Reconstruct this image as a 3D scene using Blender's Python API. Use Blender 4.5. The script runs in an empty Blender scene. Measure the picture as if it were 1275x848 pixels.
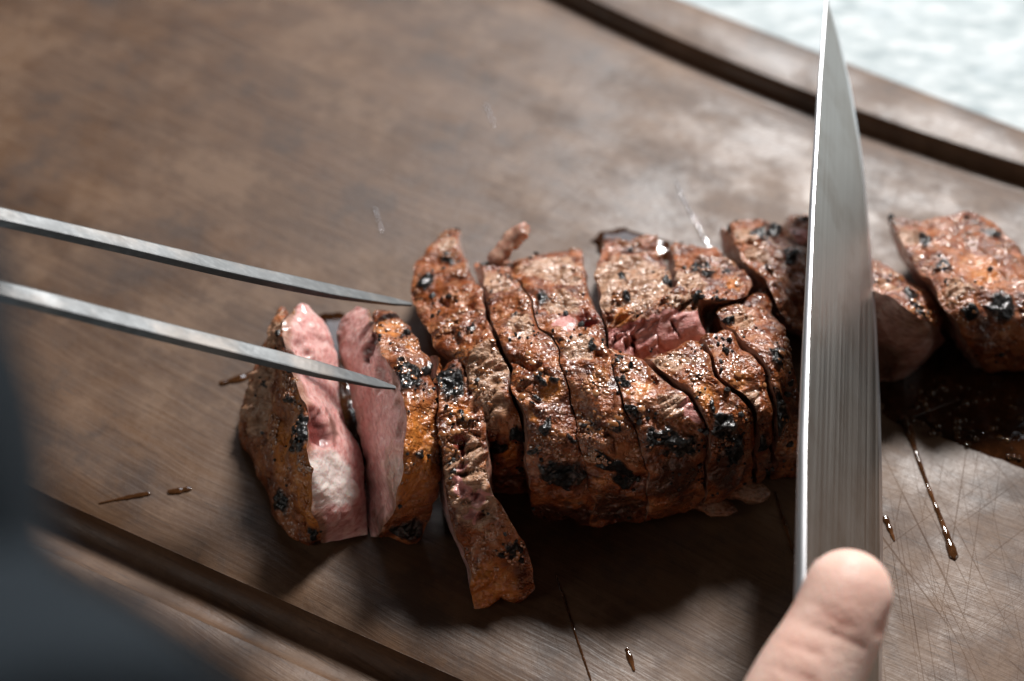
import bpy, bmesh, math, random
import numpy as np
from mathutils import Vector, Matrix

random.seed(7)
RNG = np.random.default_rng(11)
scene = bpy.context.scene
COL = scene.collection

# ------------------------------------------------------------------ camera, world, lamps, exposure
PITCH = math.radians(48.0)
DIST = 0.38
CAM = np.array([0.0, -DIST * math.cos(PITCH), DIST * math.sin(PITCH)])
LENS = 50.0
FPX = LENS / 36.0 * 1275.0
FW = np.array([0, math.cos(PITCH), -math.sin(PITCH)])
RT = np.array([1.0, 0, 0])
UP = np.array([0, math.sin(PITCH), math.cos(PITCH)])

cam_d = bpy.data.cameras.new('camera')
cam = bpy.data.objects.new('camera', cam_d)
COL.objects.link(cam)
cam.location = CAM
cam.rotation_euler = (math.pi / 2 - PITCH, 0, 0)
cam_d.lens = LENS
cam_d.sensor_width = 36
cam_d.clip_start = 0.005
cam_d.clip_end = 50
cam_d.dof.use_dof = True
cam_d.dof.focus_distance = 0.322
cam_d.dof.aperture_fstop = 7.5
scene.camera = cam

world = bpy.data.worlds.new('World')
scene.world = world
world.use_nodes = True
bg = world.node_tree.nodes['Background']
bg.inputs[0].default_value = (0.92, 0.96, 1.0, 1)
bg.inputs[1].default_value = 0.006


def lamp(name, direction, dist, sx, sy, power, colour, target=(0.0, 0.0, 0.02)):
    d = bpy.data.lights.new(name, 'AREA')
    d.shape = 'RECTANGLE'
    d.size, d.size_y = sx, sy
    d.energy = power
    d.color = colour
    o = bpy.data.objects.new(name, d)
    v = Vector(direction).normalized()
    o.location = Vector(target) + v * dist
    o.rotation_euler = v.to_track_quat('Z', 'Y').to_euler()
    COL.objects.link(o)
    return o


lamp('key_lamp', (0.27, 0.68, 0.725), 1.7, 0.32, 0.27, 55, (1.0, 0.97, 0.94))
lamp('window_light', (0.12, 0.78, 0.66), 1.9, 1.3, 0.6, 8.5, (0.87, 0.92, 1.0))
lamp('side_fill', (0.95, -0.15, 0.45), 1.6, 0.9, 0.9, 2.5, (1.0, 0.97, 0.93))  # unseen fill, added so the blade has something to reflect
lamp('left_fill', (-0.88, -0.34, 0.42), 1.5, 0.5, 0.5, 2.5, (1.0, 0.95, 0.88))  # unseen fill, added to brighten the left-facing crust

vs = scene.view_settings
vs.view_transform = 'Standard'
vs.look = 'None'
vs.exposure = 0.0
vs.gamma = 1.0
scene.render.engine = 'CYCLES'
scene.cycles.max_bounces = 6
scene.cycles.use_denoising = True


# ------------------------------------------------------------------ placing helpers (metres in, metres out)
def at(px, py, zmm=0.0):
    """point at height zmm (millimetres above the board) seen at pixel px, py of the photograph"""
    d = FW + RT * ((px - 637.5) / FPX) - UP * ((py - 424.0) / FPX)
    return CAM + d * ((zmm / 1000.0 - CAM[2]) / d[2])


def at_depth(px, py, Z):
    return CAM + (FW + RT * ((px - 637.5) / FPX) - UP * ((py - 424.0) / FPX)) * Z


def project(P):
    v = P - CAM
    z = v @ FW
    return np.stack([637.5 + (v @ RT) / z * FPX, 424.0 - (v @ UP) / z * FPX, z], -1)


# ------------------------------------------------------------------ noise
_G = RNG.normal(size=(4096, 3))
_G /= np.linalg.norm(_G, axis=1)[:, None]


def _hash(x, y, z, s):
    h = (x.astype(np.uint32) * np.uint32(73856093)) ^ (y.astype(np.uint32) * np.uint32(19349663)) \
        ^ (z.astype(np.uint32) * np.uint32(83492791)) ^ np.uint32((s * 2654435761) & 0xFFFFFFFF)
    h ^= h >> np.uint32(13)
    h *= np.uint32(0x5bd1e995)
    h ^= h >> np.uint32(15)
    return h & np.uint32(4095)


def gnoise(p, seed=0):
    i = np.floor(p)
    f = p - i
    i = i.astype(np.int64) + 100000
    u = f * f * f * (f * (f * 6 - 15) + 10)
    out = np.zeros(len(p))
    for dx in (0, 1):
        wx = u[:, 0] if dx else 1 - u[:, 0]
        for dy in (0, 1):
            wy = u[:, 1] if dy else 1 - u[:, 1]
            for dz in (0, 1):
                wz = u[:, 2] if dz else 1 - u[:, 2]
                g = _G[_hash(i[:, 0] + dx, i[:, 1] + dy, i[:, 2] + dz, seed)]
                out += wx * wy * wz * (g[:, 0] * (f[:, 0] - dx) + g[:, 1] * (f[:, 1] - dy) + g[:, 2] * (f[:, 2] - dz))
    return out * 1.5


def fbm(p, octaves=3, seed=0):
    a, s, o = 1.0, 0.0, 0.0
    for k in range(octaves):
        s = s + a * gnoise(p * 2 ** k, seed + k)
        o += a
        a *= 0.5
    return s / o


def smooth(a, b, x):
    t = np.clip((x - a) / (b - a), 0, 1)
    return t * t * (3 - 2 * t)


# ------------------------------------------------------------------ curves
def spline(pts, n, pre=24):
    """Catmull-Rom through pts, n samples evenly spaced along its length"""
    P = np.asarray(pts, float)
    if len(P) == 2:
        t = np.linspace(0, 1, n)[:, None]
        return P[0] * (1 - t) + P[1] * t
    Q = np.vstack([2 * P[0] - P[1], P, 2 * P[-1] - P[-2]])
    out = []
    for k in range(1, len(Q) - 2):
        p0, p1, p2, p3 = Q[k - 1:k + 3]
        t = np.linspace(0, 1, pre, endpoint=False)[:, None]
        out.append(0.5 * (2 * p1 + (p2 - p0) * t + (2 * p0 - 5 * p1 + 4 * p2 - p3) * t ** 2 + (3 * p1 - p0 - 3 * p2 + p3) * t ** 3))
    out.append(P[-1:])
    C = np.vstack(out)
    s = np.concatenate([[0], np.cumsum(np.linalg.norm(np.diff(C, axis=0), axis=1))])
    u = np.linspace(0, s[-1], n)
    return np.stack([np.interp(u, s, C[:, k]) for k in range(C.shape[1])], -1)


# ------------------------------------------------------------------ objects
def tag(o, label=None, cat=None, group=None, kind=None):
    if label: o['label'] = label
    if cat: o['category'] = cat
    if group: o['group'] = group
    if kind: o['kind'] = kind
    return o


def empty(name, loc):
    o = bpy.data.objects.new(name, None)
    o.location = Vector(loc)
    o.empty_display_size = 0.01
    COL.objects.link(o)
    return o


def mesh_obj(name, V, F, mat, parent=None, smooth_shade=True, attrs=None):
    """V in world metres; placed relative to the parent's location"""
    V = np.asarray(V, float)
    off = np.zeros(3)
    q = parent
    while q is not None:
        off += np.array(q.location)
        q = q.parent
    me = bpy.data.meshes.new(name)
    if parent is None:
        off = np.array([*V[:, :2].mean(0), V[:, 2].min()])
    W = V - off
    if isinstance(F, np.ndarray):
        me.vertices.add(len(W))
        me.vertices.foreach_set('co', W.astype(np.float32).ravel())
        k = F.shape[1]
        me.loops.add(F.size)
        me.loops.foreach_set('vertex_index', F.astype(np.int32).ravel())
        me.polygons.add(len(F))
        me.polygons.foreach_set('loop_start', np.arange(0, F.size, k, dtype=np.int32))
        me.update(calc_edges=True)
    else:
        me.from_pydata([tuple(v) for v in W], [], F)
    if smooth_shade:
        me.polygons.foreach_set('use_smooth', np.ones(len(me.polygons), bool))
    if attrs:
        for an, A in attrs.items():
            a = me.attributes.new(an, 'FLOAT_COLOR', 'POINT')
            a.data.foreach_set('color', np.asarray(A, np.float32).ravel())
    me.materials.append(mat)
    me.update()
    o = bpy.data.objects.new(name, me)
    if parent is None:
        o.location = off
    else:
        o.parent = parent
    COL.objects.link(o)
    return o


def grid_faces(nr, nc, close=False):
    r = np.arange(nr - 1)[:, None]
    c = np.arange(nc if close else nc - 1)[None, :]
    c2 = (c + 1) % nc
    a = r * nc + c
    b = r * nc + c2
    return np.stack([a, b, b + nc, a + nc], -1).reshape(-1, 4)


def tube(path, radii, n=14, flat=1.0, up=(0, 0, 1), caps=True):
    """round tube, radii per sample; flat squashes it along up"""
    P = np.asarray(path, float)
    T = np.gradient(P, axis=0)
    T /= np.linalg.norm(T, axis=1)[:, None]
    U = np.asarray(up, float)
    S = np.cross(T, U)
    S /= np.linalg.norm(S, axis=1)[:, None] + 1e-12
    N = np.cross(S, T)
    a = np.linspace(0, 2 * math.pi, n, endpoint=False)
    R = np.asarray(radii, float)[:, None, None]
    V = P[:, None, :] + R * (np.cos(a)[None, :, None] * S[:, None, :] + flat * np.sin(a)[None, :, None] * N[:, None, :])
    V = V.reshape(-1, 3)
    F = grid_faces(len(P), n, True)
    if caps:
        V = np.vstack([V, P[0], P[-1]])
        m = len(P) * n
        k = np.arange(n)
        c0 = np.stack([np.full(n, m), (k + 1) % n, k, k], -1)
        c1 = np.stack([np.full(n, m + 1), m - n + k, m - n + (k + 1) % n, m - n + (k + 1) % n], -1)
        F = [tuple(f) for f in F] + [tuple(f[:3]) for f in c0] + [tuple(f[:3]) for f in c1]
    return V, F


def round_radii(n, r, r_end=None, cap=0.12):
    """radius along a tube with rounded ends"""
    t = np.linspace(0, 1, n)
    e = np.minimum(t, 1 - t) / cap
    f = np.sqrt(np.clip(1 - (1 - np.clip(e, 0, 1)) ** 2, 0.0004, 1))
    rr = r if r_end is None else r + (r_end - r) * t
    return rr * f


# ------------------------------------------------------------------ materials
class NT:
    def __init__(self, name):
        self.m = bpy.data.materials.new(name)
        self.m.use_nodes = True
        self.t = self.m.node_tree
        self.b = self.t.nodes['Principled BSDF']

    def n(self, kind, **kw):
        x = self.t.nodes.new(kind)
        for k, v in kw.items():
            if k.startswith('i_'):
                x.inputs[k[2:].replace('_', ' ')].default_value = v
            elif k.startswith('p_'):
                x.inputs[int(k[2:])].default_value = v
            else:
                setattr(x, k, v)
        return x

    def l(self, a, b):
        self.t.links.new(a, b)

    def coords(self):
        return self.n('ShaderNodeTexCoord').outputs['Object']

    def mapping(self, vec, scale=(1, 1, 1), rot=(0, 0, 0), loc=(0, 0, 0)):
        m = self.n('ShaderNodeMapping')
        m.inputs['Scale'].default_value = scale
        m.inputs['Rotation'].default_value = rot
        m.inputs['Location'].default_value = loc
        self.l(vec, m.inputs['Vector'])
        return m.outputs[0]

    def noise(self, vec, scale, detail=3, rough=0.55, dist=0.0):
        x = self.n('ShaderNodeTexNoise')
        x.inputs['Scale'].default_value = scale
        x.inputs['Detail'].default_value = detail
        x.inputs['Roughness'].default_value = rough
        x.inputs['Distortion'].default_value = dist
        self.l(vec, x.inputs['Vector'])
        return x.outputs['Fac']

    def voronoi(self, vec, scale, feature='F1', rnd=1.0):
        x = self.n('ShaderNodeTexVoronoi')
        x.feature = feature
        x.inputs['Scale'].default_value = scale
        x.inputs['Randomness'].default_value = rnd
        self.l(vec, x.inputs['Vector'])
        return x.outputs['Distance']

    def ramp(self, fac, stops):
        r = self.n('ShaderNodeValToRGB')
        e = r.color_ramp.elements
        while len(e) < len(stops):
            e.new(0.5)
        for k, (p, c) in enumerate(stops):
            e[k].position = p
            e[k].color = (*c, 1) if len(c) == 3 else c
        self.l(fac, r.inputs[0])
        return r.outputs[0]

    def math(self, op, a, b=None, clamp=False):
        x = self.n('ShaderNodeMath', operation=op)
        x.use_clamp = clamp
        for k, v in enumerate((a, b)):
            if v is None: continue
            if isinstance(v, (int, float)):
                x.inputs[k].default_value = v
            else:
                self.l(v, x.inputs[k])
        return x.outputs[0]

    def step(self, x, a, b):
        m = self.n('ShaderNodeMapRange')
        m.interpolation_type = 'SMOOTHSTEP'
        m.inputs['From Min'].default_value = a
        m.inputs['From Max'].default_value = b
        self.l(x, m.inputs['Value'])
        return m.outputs[0]

    def mix(self, fac, a, b, blend='MIX'):
        x = self.n('ShaderNodeMix')
        x.data_type = 'RGBA'
        x.blend_type = blend
        for sock, v in ((x.inputs[0], fac), (x.inputs[6], a), (x.inputs[7], b)):
            if isinstance(v, (int, float)):
                sock.default_value = v
            elif isinstance(v, tuple):
                sock.default_value = (*v, 1) if len(v) == 3 else v
            else:
                self.l(v, sock)
        return x.outputs[2]

    def fmix(self, fac, a, b):
        x = self.n('ShaderNodeMix')
        x.data_type = 'FLOAT'
        for sock, v in ((x.inputs[0], fac), (x.inputs[2], a), (x.inputs[3], b)):
            if isinstance(v, (int, float)):
                sock.default_value = v
            else:
                self.l(v, sock)
        return x.outputs[0]

    def bump(self, h, strength, dist, prev=None):
        x = self.n('ShaderNodeBump')
        x.inputs['Strength'].default_value = strength
        x.inputs['Distance'].default_value = dist
        self.l(h, x.inputs['Height'])
        if prev is not None:
            self.l(prev, x.inputs['Normal'])
        return x.outputs[0]

    def set(self, **kw):
        for k, v in kw.items():
            s = self.b.inputs[k.replace('_', ' ')]
            if isinstance(v, (int, float)):
                s.default_value = v
            elif isinstance(v, tuple):
                s.default_value = (*v, 1) if (len(v) == 3 and s.type == 'RGBA') else v
            else:
                self.l(v, s)
        return self


def attr_rgb(nt, name):
    a = nt.n('ShaderNodeAttribute', attribute_name=name)
    s = nt.n('ShaderNodeSeparateColor')
    nt.l(a.outputs['Color'], s.inputs[0])
    return s.outputs[0], s.outputs[1], s.outputs[2]


def make_crust():
    t = NT('grilled_crust')
    c = t.coords()
    char, pink, tan = attr_rgb(t, 'marks')
    fat, wet, hollow = attr_rgb(t, 'marks2')  # on crust, wet holds painted shade
    n1 = t.noise(c, 130, 4, 0.6)
    n2 = t.noise(c, 420, 4, 0.6, 0.4)
    n3 = t.noise(c, 1500, 2, 0.5)
    fibre = t.noise(t.mapping(c, (150, 1150, 800), (0.2, 0.1, 0.75)), 1.0, 4, 0.65, 0.6)
    base = t.ramp(n1, [(0.30, (0.045, 0.009, 0.003)), (0.42, (0.140, 0.031, 0.008)), (0.54, (0.285, 0.076, 0.018)), (0.67, (0.41, 0.145, 0.050)), (0.8, (0.47, 0.22, 0.11))])
    base = t.mix(t.math('MULTIPLY', t.step(n2, 0.50, 0.68), 0.5), base, (0.44, 0.21, 0.105))
    base = t.mix(t.math('MULTIPLY', t.step(n2, 0.45, 0.30), 0.75), base, (0.065, 0.018, 0.007))
    base = t.mix(t.math('MULTIPLY', t.step(fibre, 0.52, 0.34), 0.45), base, (0.10, 0.028, 0.011))
    tanc = t.ramp(fibre, [(0.3, (0.22, 0.10, 0.050)), (0.5, (0.42, 0.23, 0.135)), (0.7, (0.56, 0.36, 0.25))])
    base = t.mix(t.step(t.math('ADD', tan, t.math('MULTIPLY', t.math('SUBTRACT', n2, 0.5), 0.6)), 0.3, 0.75), base, tanc)
    fatc = t.ramp(n2, [(0.3, (0.36, 0.095, 0.012)), (0.6, (0.60, 0.205, 0.032)), (0.75, (0.66, 0.34, 0.11))])
    base = t.mix(t.math('MULTIPLY', fat, 0.8), base, fatc)
    pinkc = t.ramp(n2, [(0.28, (0.44, 0.155, 0.135)), (0.5, (0.58, 0.26, 0.23)), (0.7, (0.70, 0.40, 0.36))])
    base = t.mix(t.step(t.math('ADD', pink, t.math('MULTIPLY', t.math('SUBTRACT', n1, 0.5), 0.35)), 0.35, 0.65), base, pinkc)
    base = t.mix(hollow, base, (0.22, 0.035, 0.03))
    base = t.mix(t.math('MULTIPLY', t.step(t.math('ADD', wet, t.math('MULTIPLY', t.math('SUBTRACT', n2, 0.5), 0.7)), 0.25, 0.75), 0.85), base, (0.050, 0.016, 0.007))  # shade under the slice fronts, painted in as seared dark brown
    base = t.mix(t.math('MULTIPLY', t.step(t.math('ADD', char, t.math('MULTIPLY', t.math('SUBTRACT', n1, 0.5), 0.8)), 0.05, 0.5), 0.85), base, (0.035, 0.012, 0.006))
    chm = t.step(t.math('ADD', char, t.math('MULTIPLY', t.math('SUBTRACT', t.noise(c, 620, 5, 0.72), 0.5), 1.9)), 0.48, 0.66)
    spk = t.math('MULTIPLY', t.step(t.noise(c, 260, 5, 0.7), 0.67, 0.72), 0.9)
    chm = t.math('MAXIMUM', chm, t.math('MULTIPLY', spk, t.math('SUBTRACT', 1.0, pink, True)))
    chc = t.ramp(n3, [(0.35, (0.004, 0.004, 0.004)), (0.7, (0.013, 0.011, 0.010))])
    base = t.mix(chm, base, chc)
    cells = t.voronoi(t.mapping(c, (1, 1, 1)), 950, 'SMOOTH_F1')
    cells2 = t.voronoi(t.mapping(c, (1, 1, 1), (0.4, 0.2, 0.9)), 430, 'SMOOTH_F1')
    cells = t.math('ADD', cells, cells2)
    patchw = t.step(t.noise(c, 150, 4, 0.65), 0.40, 0.54)
    cells = t.math('MULTIPLY', cells, t.fmix(chm, patchw, 1.0))
    nb = t.noise(c, 560, 4, 0.62)
    flat = t.math('SUBTRACT', 1.0, t.math('MULTIPLY', pink, 0.8), True)
    b1 = t.bump(t.math('MULTIPLY', nb, flat), 0.5, 0.00045)
    b2 = t.bump(t.math('MULTIPLY', cells, flat), 0.9, -0.00055, b1)
    b2 = t.bump(t.math('MULTIPLY', fibre, t.fmix(tan, 0.5, 1.0)), 0.75, 0.0007, b2)
    b3 = t.bump(n3, 0.25, 0.00012, b2)
    rough = t.fmix(t.step(n2, 0.35, 0.65), 0.31, 0.52)
    rough = t.fmix(tan, rough, 0.42)
    t.set(Base_Color=base, Roughness=rough, Normal=b3, IOR=1.45, Specular_IOR_Level=t.fmix(chm, 0.40, 0.2))
    drops = patchw
    t.set(Coat_Weight=t.math('MULTIPLY', drops, t.fmix(chm, 1.0, 0.9)), Coat_Roughness=t.fmix(chm, 0.15, 0.12), Coat_Normal=b3)
    t.set(Subsurface_Weight=0.10, Subsurface_Radius=(0.0022, 0.0008, 0.0004), Subsurface_Scale=1.0)
    return t.m


def make_flesh():
    t = NT('cut_flesh')
    c = t.coords()
    char, pink, tan = attr_rgb(t, 'marks')
    fat, wet, hollow = attr_rgb(t, 'marks2')
    n1 = t.noise(c, 110, 4, 0.6)
    n2 = t.noise(t.mapping(c, (1, 1, 2.4), (0.5, 0.3, 0.9)), 420, 4, 0.6, 0.5)
    rare = t.ramp(n2, [(0.25, (0.44, 0.155, 0.14)), (0.5, (0.67, 0.36, 0.33)), (0.72, (0.78, 0.55, 0.505))])
    done = t.ramp(n2, [(0.3, (0.20, 0.085, 0.055)), (0.5, (0.33, 0.165, 0.115)), (0.7, (0.46, 0.27, 0.20))])
    base = t.mix(t.step(t.math('ADD', pink, t.math('MULTIPLY', t.math('SUBTRACT', n1, 0.5), 0.6)), 0.2, 0.8), done, rare)
    base = t.mix(t.step(t.math('ADD', tan, t.math('MULTIPLY', t.math('SUBTRACT', n2, 0.5), 0.5)), 0.3, 0.8), base,
                 t.ramp(n2, [(0.3, (0.30, 0.135, 0.09)), (0.7, (0.55, 0.34, 0.25))]))
    fatc = t.ramp(n1, [(0.3, (0.72, 0.58, 0.53)), (0.7, (0.84, 0.74, 0.69))])
    base = t.mix(t.step(t.math('ADD', fat, t.math('MULTIPLY', t.math('SUBTRACT', n1, 0.5), 0.25)), 0.1, 0.8), base, fatc)
    base = t.mix(hollow, base, (0.16, 0.035, 0.03))
    base = t.mix(t.math('MULTIPLY', wet, 0.75), base, (0.10, 0.045, 0.025))
    base = t.mix(t.step(t.math('ADD', char, t.math('MULTIPLY', t.math('SUBTRACT', n2, 0.5), 0.9)), 0.42, 0.6), base, (0.012, 0.010, 0.009))
    nb = t.noise(c, 900, 3, 0.55)
    b1 = t.bump(n2, 0.4, 0.0006)
    b2 = t.bump(nb, 0.4, 0.0004, b1)
    t.set(Base_Color=base, Roughness=t.fmix(t.step(n1, 0.35, 0.65), 0.26, 0.42), Normal=b2, IOR=1.42)
    t.set(Coat_Weight=1.0, Coat_Roughness=0.16, Coat_Normal=b2)
    t.set(Subsurface_Weight=0.38, Subsurface_Radius=(0.004, 0.0014, 0.001), Subsurface_Scale=1.0)
    return t.m


def make_wood(name='oiled_wood', ang=math.radians(-31.5)):
    t = NT(name)
    c = t.n('ShaderNodeNewGeometry').outputs['Position']
    g = t.mapping(c, (1, 1, 1), (0, 0, -ang))
    wob = t.noise(g, 14, 3, 0.5)
    gv = t.n('ShaderNodeVectorMath', operation='ADD')
    sc = t.n('ShaderNodeVectorMath', operation='SCALE')
    cb = t.n('ShaderNodeCombineXYZ')
    t.l(wob, cb.inputs[1])
    t.l(cb.outputs[0], sc.inputs[0])
    sc.inputs['Scale'].default_value = 0.009
    t.l(g, gv.inputs[0]); t.l(sc.outputs[0], gv.inputs[1])
    gw = gv.outputs[0]
    bands = t.noise(t.mapping(gw, (2.2, 46, 46)), 1.0, 4, 0.6)
    fine = t.noise(t.mapping(gw, (22, 560, 560)), 1.0, 4, 0.65)
    pores = t.noise(t.mapping(gw, (110, 1500, 1500)), 1.0, 2, 0.5)
    mott = t.noise(c, 26, 7, 0.70)
    base = t.ramp(bands, [(0.28, (0.050, 0.025, 0.013)), (0.5, (0.080, 0.041, 0.021)), (0.7, (0.116, 0.062, 0.032))])
    base = t.mix(t.math('MULTIPLY', t.step(fine, 0.42, 0.62), 0.38), base, (0.125, 0.074, 0.043))
    base = t.mix(t.math('MULTIPLY', t.step(mott, 0.50, 0.62), 0.5), base, (0.165, 0.100, 0.060))
    base = t.mix(t.math('MULTIPLY', t.step(mott, 0.50, 0.36), 0.65), base, (0.036, 0.023, 0.018))
    base = t.mix(t.math('MULTIPLY', t.step(pores, 0.60, 0.70), 0.5), base, (0.035, 0.02, 0.013))
    # knife scratches at many angles
    sc_all = None
    for k, (an, w, ln, th) in enumerate([(0.95, 1700, 9, 0.655), (1.35, 1900, 7, 0.65), (1.9, 1600, 10, 0.66), (2.5, 1800, 12, 0.67), (0.35, 1500, 8, 0.675), (1.62, 2100, 10, 0.645), (1.15, 1500, 6, 0.66)]):
        s = t.noise(t.mapping(t.mapping(c, (1, 1, 1), (0, 0, an)), (ln, w, 1), (0, 0, 0), (k * 3.7, k * 9.1, 0)), 1.0, 2, 0.4)
        s = t.step(s, th, th + 0.05)
        sc_all = s if sc_all is None else t.math('MAXIMUM', sc_all, s)
    patch = t.step(t.noise(c, 17, 3, 0.6), 0.36, 0.58)
    dv = t.n('ShaderNodeVectorMath', operation='DISTANCE')
    t.l(c, dv.inputs[0])
    dv.inputs[1].default_value = tuple(at(1190, 740))
    near = t.step(dv.outputs['Value'], 0.085, 0.035)
    patch = t.math('MULTIPLY', patch, t.fmix(near, 0.28, 1.0))
    sc_all = t.math('MULTIPLY', sc_all, patch)
    base = t.mix(t.math('MULTIPLY', sc_all, 0.22), base, (0.022, 0.014, 0.010))
    rough = t.fmix(t.step(t.noise(c, 30, 6, 0.68), 0.38, 0.62), 0.40, 0.60)
    rough = t.math('ADD', rough, t.math('MULTIPLY', sc_all, 0.2))
    b1 = t.bump(fine, 0.4, 0.0004)
    b2 = t.bump(sc_all, 0.2, -0.0001, b1)
    b3 = t.bump(t.noise(c, 500, 3, 0.6), 0.25, 0.0003, b2)
    t.set(Base_Color=base, Roughness=rough, Normal=b3, IOR=1.46, Specular_IOR_Level=0.42)
    return t.m


def make_steel(name, axis_scale, rot=(0, 0, 0), attr=None, base=(0.60, 0.585, 0.565), rough=(0.22, 0.36), streak=0.5, dirt=0.15):
    t = NT(name)
    c = t.n('ShaderNodeNewGeometry').outputs['Position']
    m = t.mapping(c, (1, 1, 1), rot) if attr is None else t.n('ShaderNodeAttribute', attribute_name=attr).outputs['Vector']
    s1 = t.noise(t.mapping(m, axis_scale), 1.0, 4, 0.7)
    s2 = t.noise(t.mapping(m, tuple(a * 0.33 for a in axis_scale), (0, 0, 0), (3, 7, 1)), 1.0, 3, 0.6)
    sm = t.noise(c, 60, 4, 0.6)
    col = t.mix(t.math('MULTIPLY', t.step(s1, 0.45, 0.72), streak), base, tuple(min(1, b * 1.35) for b in base))
    col = t.mix(t.math('MULTIPLY', t.step(sm, 0.45, 0.7), dirt), col, (0.30, 0.25, 0.21))
    r = t.fmix(t.step(s2, 0.3, 0.7), rough[0], rough[1])
    b1 = t.bump(s1, 0.10, 0.00012)
    b2 = t.bump(t.noise(c, 900, 3, 0.7), 0.06, 0.0001, b1)
    t.set(Base_Color=col, Metallic=1.0, Roughness=r, Normal=b2)
    return t.m


def make_juice(name, col, rough=0.05, trans=0.0):
    t = NT(name)
    c = t.coords()
    n = t.noise(c, 160, 4, 0.6)
    base = t.mix(t.step(n, 0.4, 0.7), col, tuple(x * 2.3 for x in col))
    t.set(Base_Color=base, Roughness=rough, IOR=1.38, Coat_Weight=0.6, Coat_Roughness=0.03, Transmission_Weight=trans,
          Normal=t.bump(t.noise(c, 260, 3, 0.5), 0.22, 0.0008))
    return t.m


def make_skin():
    t = NT('skin')
    c = t.coords()
    n1 = t.noise(c, 90, 3, 0.5)
    n2 = t.noise(c, 420, 4, 0.6)
    base = t.ramp(n1, [(0.3, (0.72, 0.44, 0.36)), (0.55, (0.81, 0.55, 0.46)), (0.75, (0.85, 0.61, 0.52))])
    flush = attr_rgb(t, 'marks')[0]
    base = t.mix(t.math('MULTIPLY', flush, 0.7), base, (0.50, 0.19, 0.135))
    b = t.bump(t.voronoi(t.mapping(c, (1, 1.8, 1)), 1100, 'F1'), 0.35, 0.00025)
    b = t.bump(n2, 0.4, 0.0005, b)
    t.set(Base_Color=base, Roughness=0.46, Normal=b, IOR=1.4, Subsurface_Weight=0.30, Subsurface_Radius=(0.006, 0.002, 0.0012), Subsurface_Scale=1.0)
    return t.m


def make_simple(name, col, rough=0.6, bump=None, spread=0.25):
    t = NT(name)
    c = t.coords()
    n = t.noise(c, bump[0] if bump else 60, 4, 0.6)
    base = t.mix(n, tuple(x * (1 - spread) for x in col), tuple(min(1, x * (1 + spread)) for x in col))
    t.set(Base_Color=base, Roughness=rough)
    if bump:
        t.set(Normal=t.bump(t.noise(c, bump[0], 4, 0.6), 0.6, bump[1]))
    return t.m


def make_table():
    t = NT('pale_table_paint')
    c = t.n('ShaderNodeNewGeometry').outputs['Position']
    g = t.mapping(c, (70, 130, 70), (0, 0, 0.5))
    n = t.noise(g, 1.0, 5, 0.65)
    n2 = t.noise(c, 45, 4, 0.6)
    base = t.ramp(n, [(0.3, (0.20, 0.25, 0.265)), (0.5, (0.36, 0.41, 0.425)), (0.68, (0.55, 0.58, 0.585))])
    base = t.mix(t.math('MULTIPLY', t.step(n2, 0.5, 0.7), 0.4), base, (0.36, 0.43, 0.47))
    t.set(Base_Color=base, Roughness=0.62, Specular_IOR_Level=0.3, Normal=t.bump(n, 0.3, 0.0006))
    return t.m


def make_cloth():
    t = NT('dark_woven_cloth')
    c = t.coords()
    w1 = t.n('ShaderNodeTexWave'); w1.inputs['Scale'].default_value = 500
    w2 = t.n('ShaderNodeTexWave', bands_direction='Z'); w2.inputs['Scale'].default_value = 500
    t.l(c, w1.inputs['Vector']); t.l(c, w2.inputs['Vector'])
    h = t.math('MULTIPLY', w1.outputs['Fac'], w2.outputs['Fac'])
    base = t.mix(t.noise(c, 40, 3, 0.5), (0.010, 0.014, 0.018), (0.016, 0.021, 0.026))
    t.set(Base_Color=base, Roughness=0.9, Normal=t.bump(h, 0.3, 0.0003), Specular_IOR_Level=0.1)
    return t.m


CRUST = make_crust()
FLESH = make_flesh()
WOOD = make_wood()
BLADE = make_steel('blade_steel', (3200, 14, 1), (0, 0, 0), 'grain', base=(0.44, 0.42, 0.395), rough=(0.32, 0.48), streak=0.6, dirt=0.5)
EDGE = make_steel('polished_spine_steel', (300, 14, 300), base=(0.86, 0.86, 0.88), rough=(0.30, 0.42), streak=0.2, dirt=0.0)
FORK = make_steel('fork_steel', (30, 700, 700), (0, 0, 0.22), base=(0.115, 0.12, 0.123), rough=(0.46, 0.62), streak=0.9, dirt=0.35)
JUICE = make_juice('meat_juice', (0.022, 0.0075, 0.0025), 0.04)
DRIP = make_juice('thin_meat_juice', (0.055, 0.022, 0.008), 0.05, 0.25)
BUBBLE = make_juice('juice_bubble', (0.10, 0.045, 0.016), 0.03, 0.5)
SKIN = make_skin()
PEPPER = make_simple('black_pepper', (0.012, 0.010, 0.009), 0.38, (900, 0.0004), 0.6)
HANDLE = make_simple('black_handle', (0.02, 0.02, 0.021), 0.45, (300, 0.0001))
def make_bead():
    t = NT('melted_fat_bead')
    c = t.coords()
    n = t.noise(c, 180, 3, 0.6)
    t.set(Base_Color=t.ramp(n, [(0.3, (0.13, 0.035, 0.010)), (0.55, (0.32, 0.12, 0.04)), (0.75, (0.45, 0.24, 0.12))]), Roughness=0.25,
          Specular_IOR_Level=0.9, Coat_Weight=1.0, Coat_Roughness=0.17)
    return t.m


BEAD = make_bead()
NAIL = make_simple('finger_nail', (0.62, 0.40, 0.34), 0.3)
TABLE = make_table()
CLOTH = make_cloth()

# ------------------------------------------------------------------ table and board
bm_t = bmesh.new()
bmesh.ops.create_grid(bm_t, x_segments=8, y_segments=8, size=0.9)
V = np.array([v.co[:] for v in bm_t.verts]) + np.array([0.1, 0.25, -0.030])
F = [tuple(v.index for v in f.verts) for f in bm_t.faces]
bm_t.free()
tab = mesh_obj('table', V, F, TABLE)
tag(tab, 'pale bluish white table under the wooden cutting board', None, kind='structure')

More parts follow.
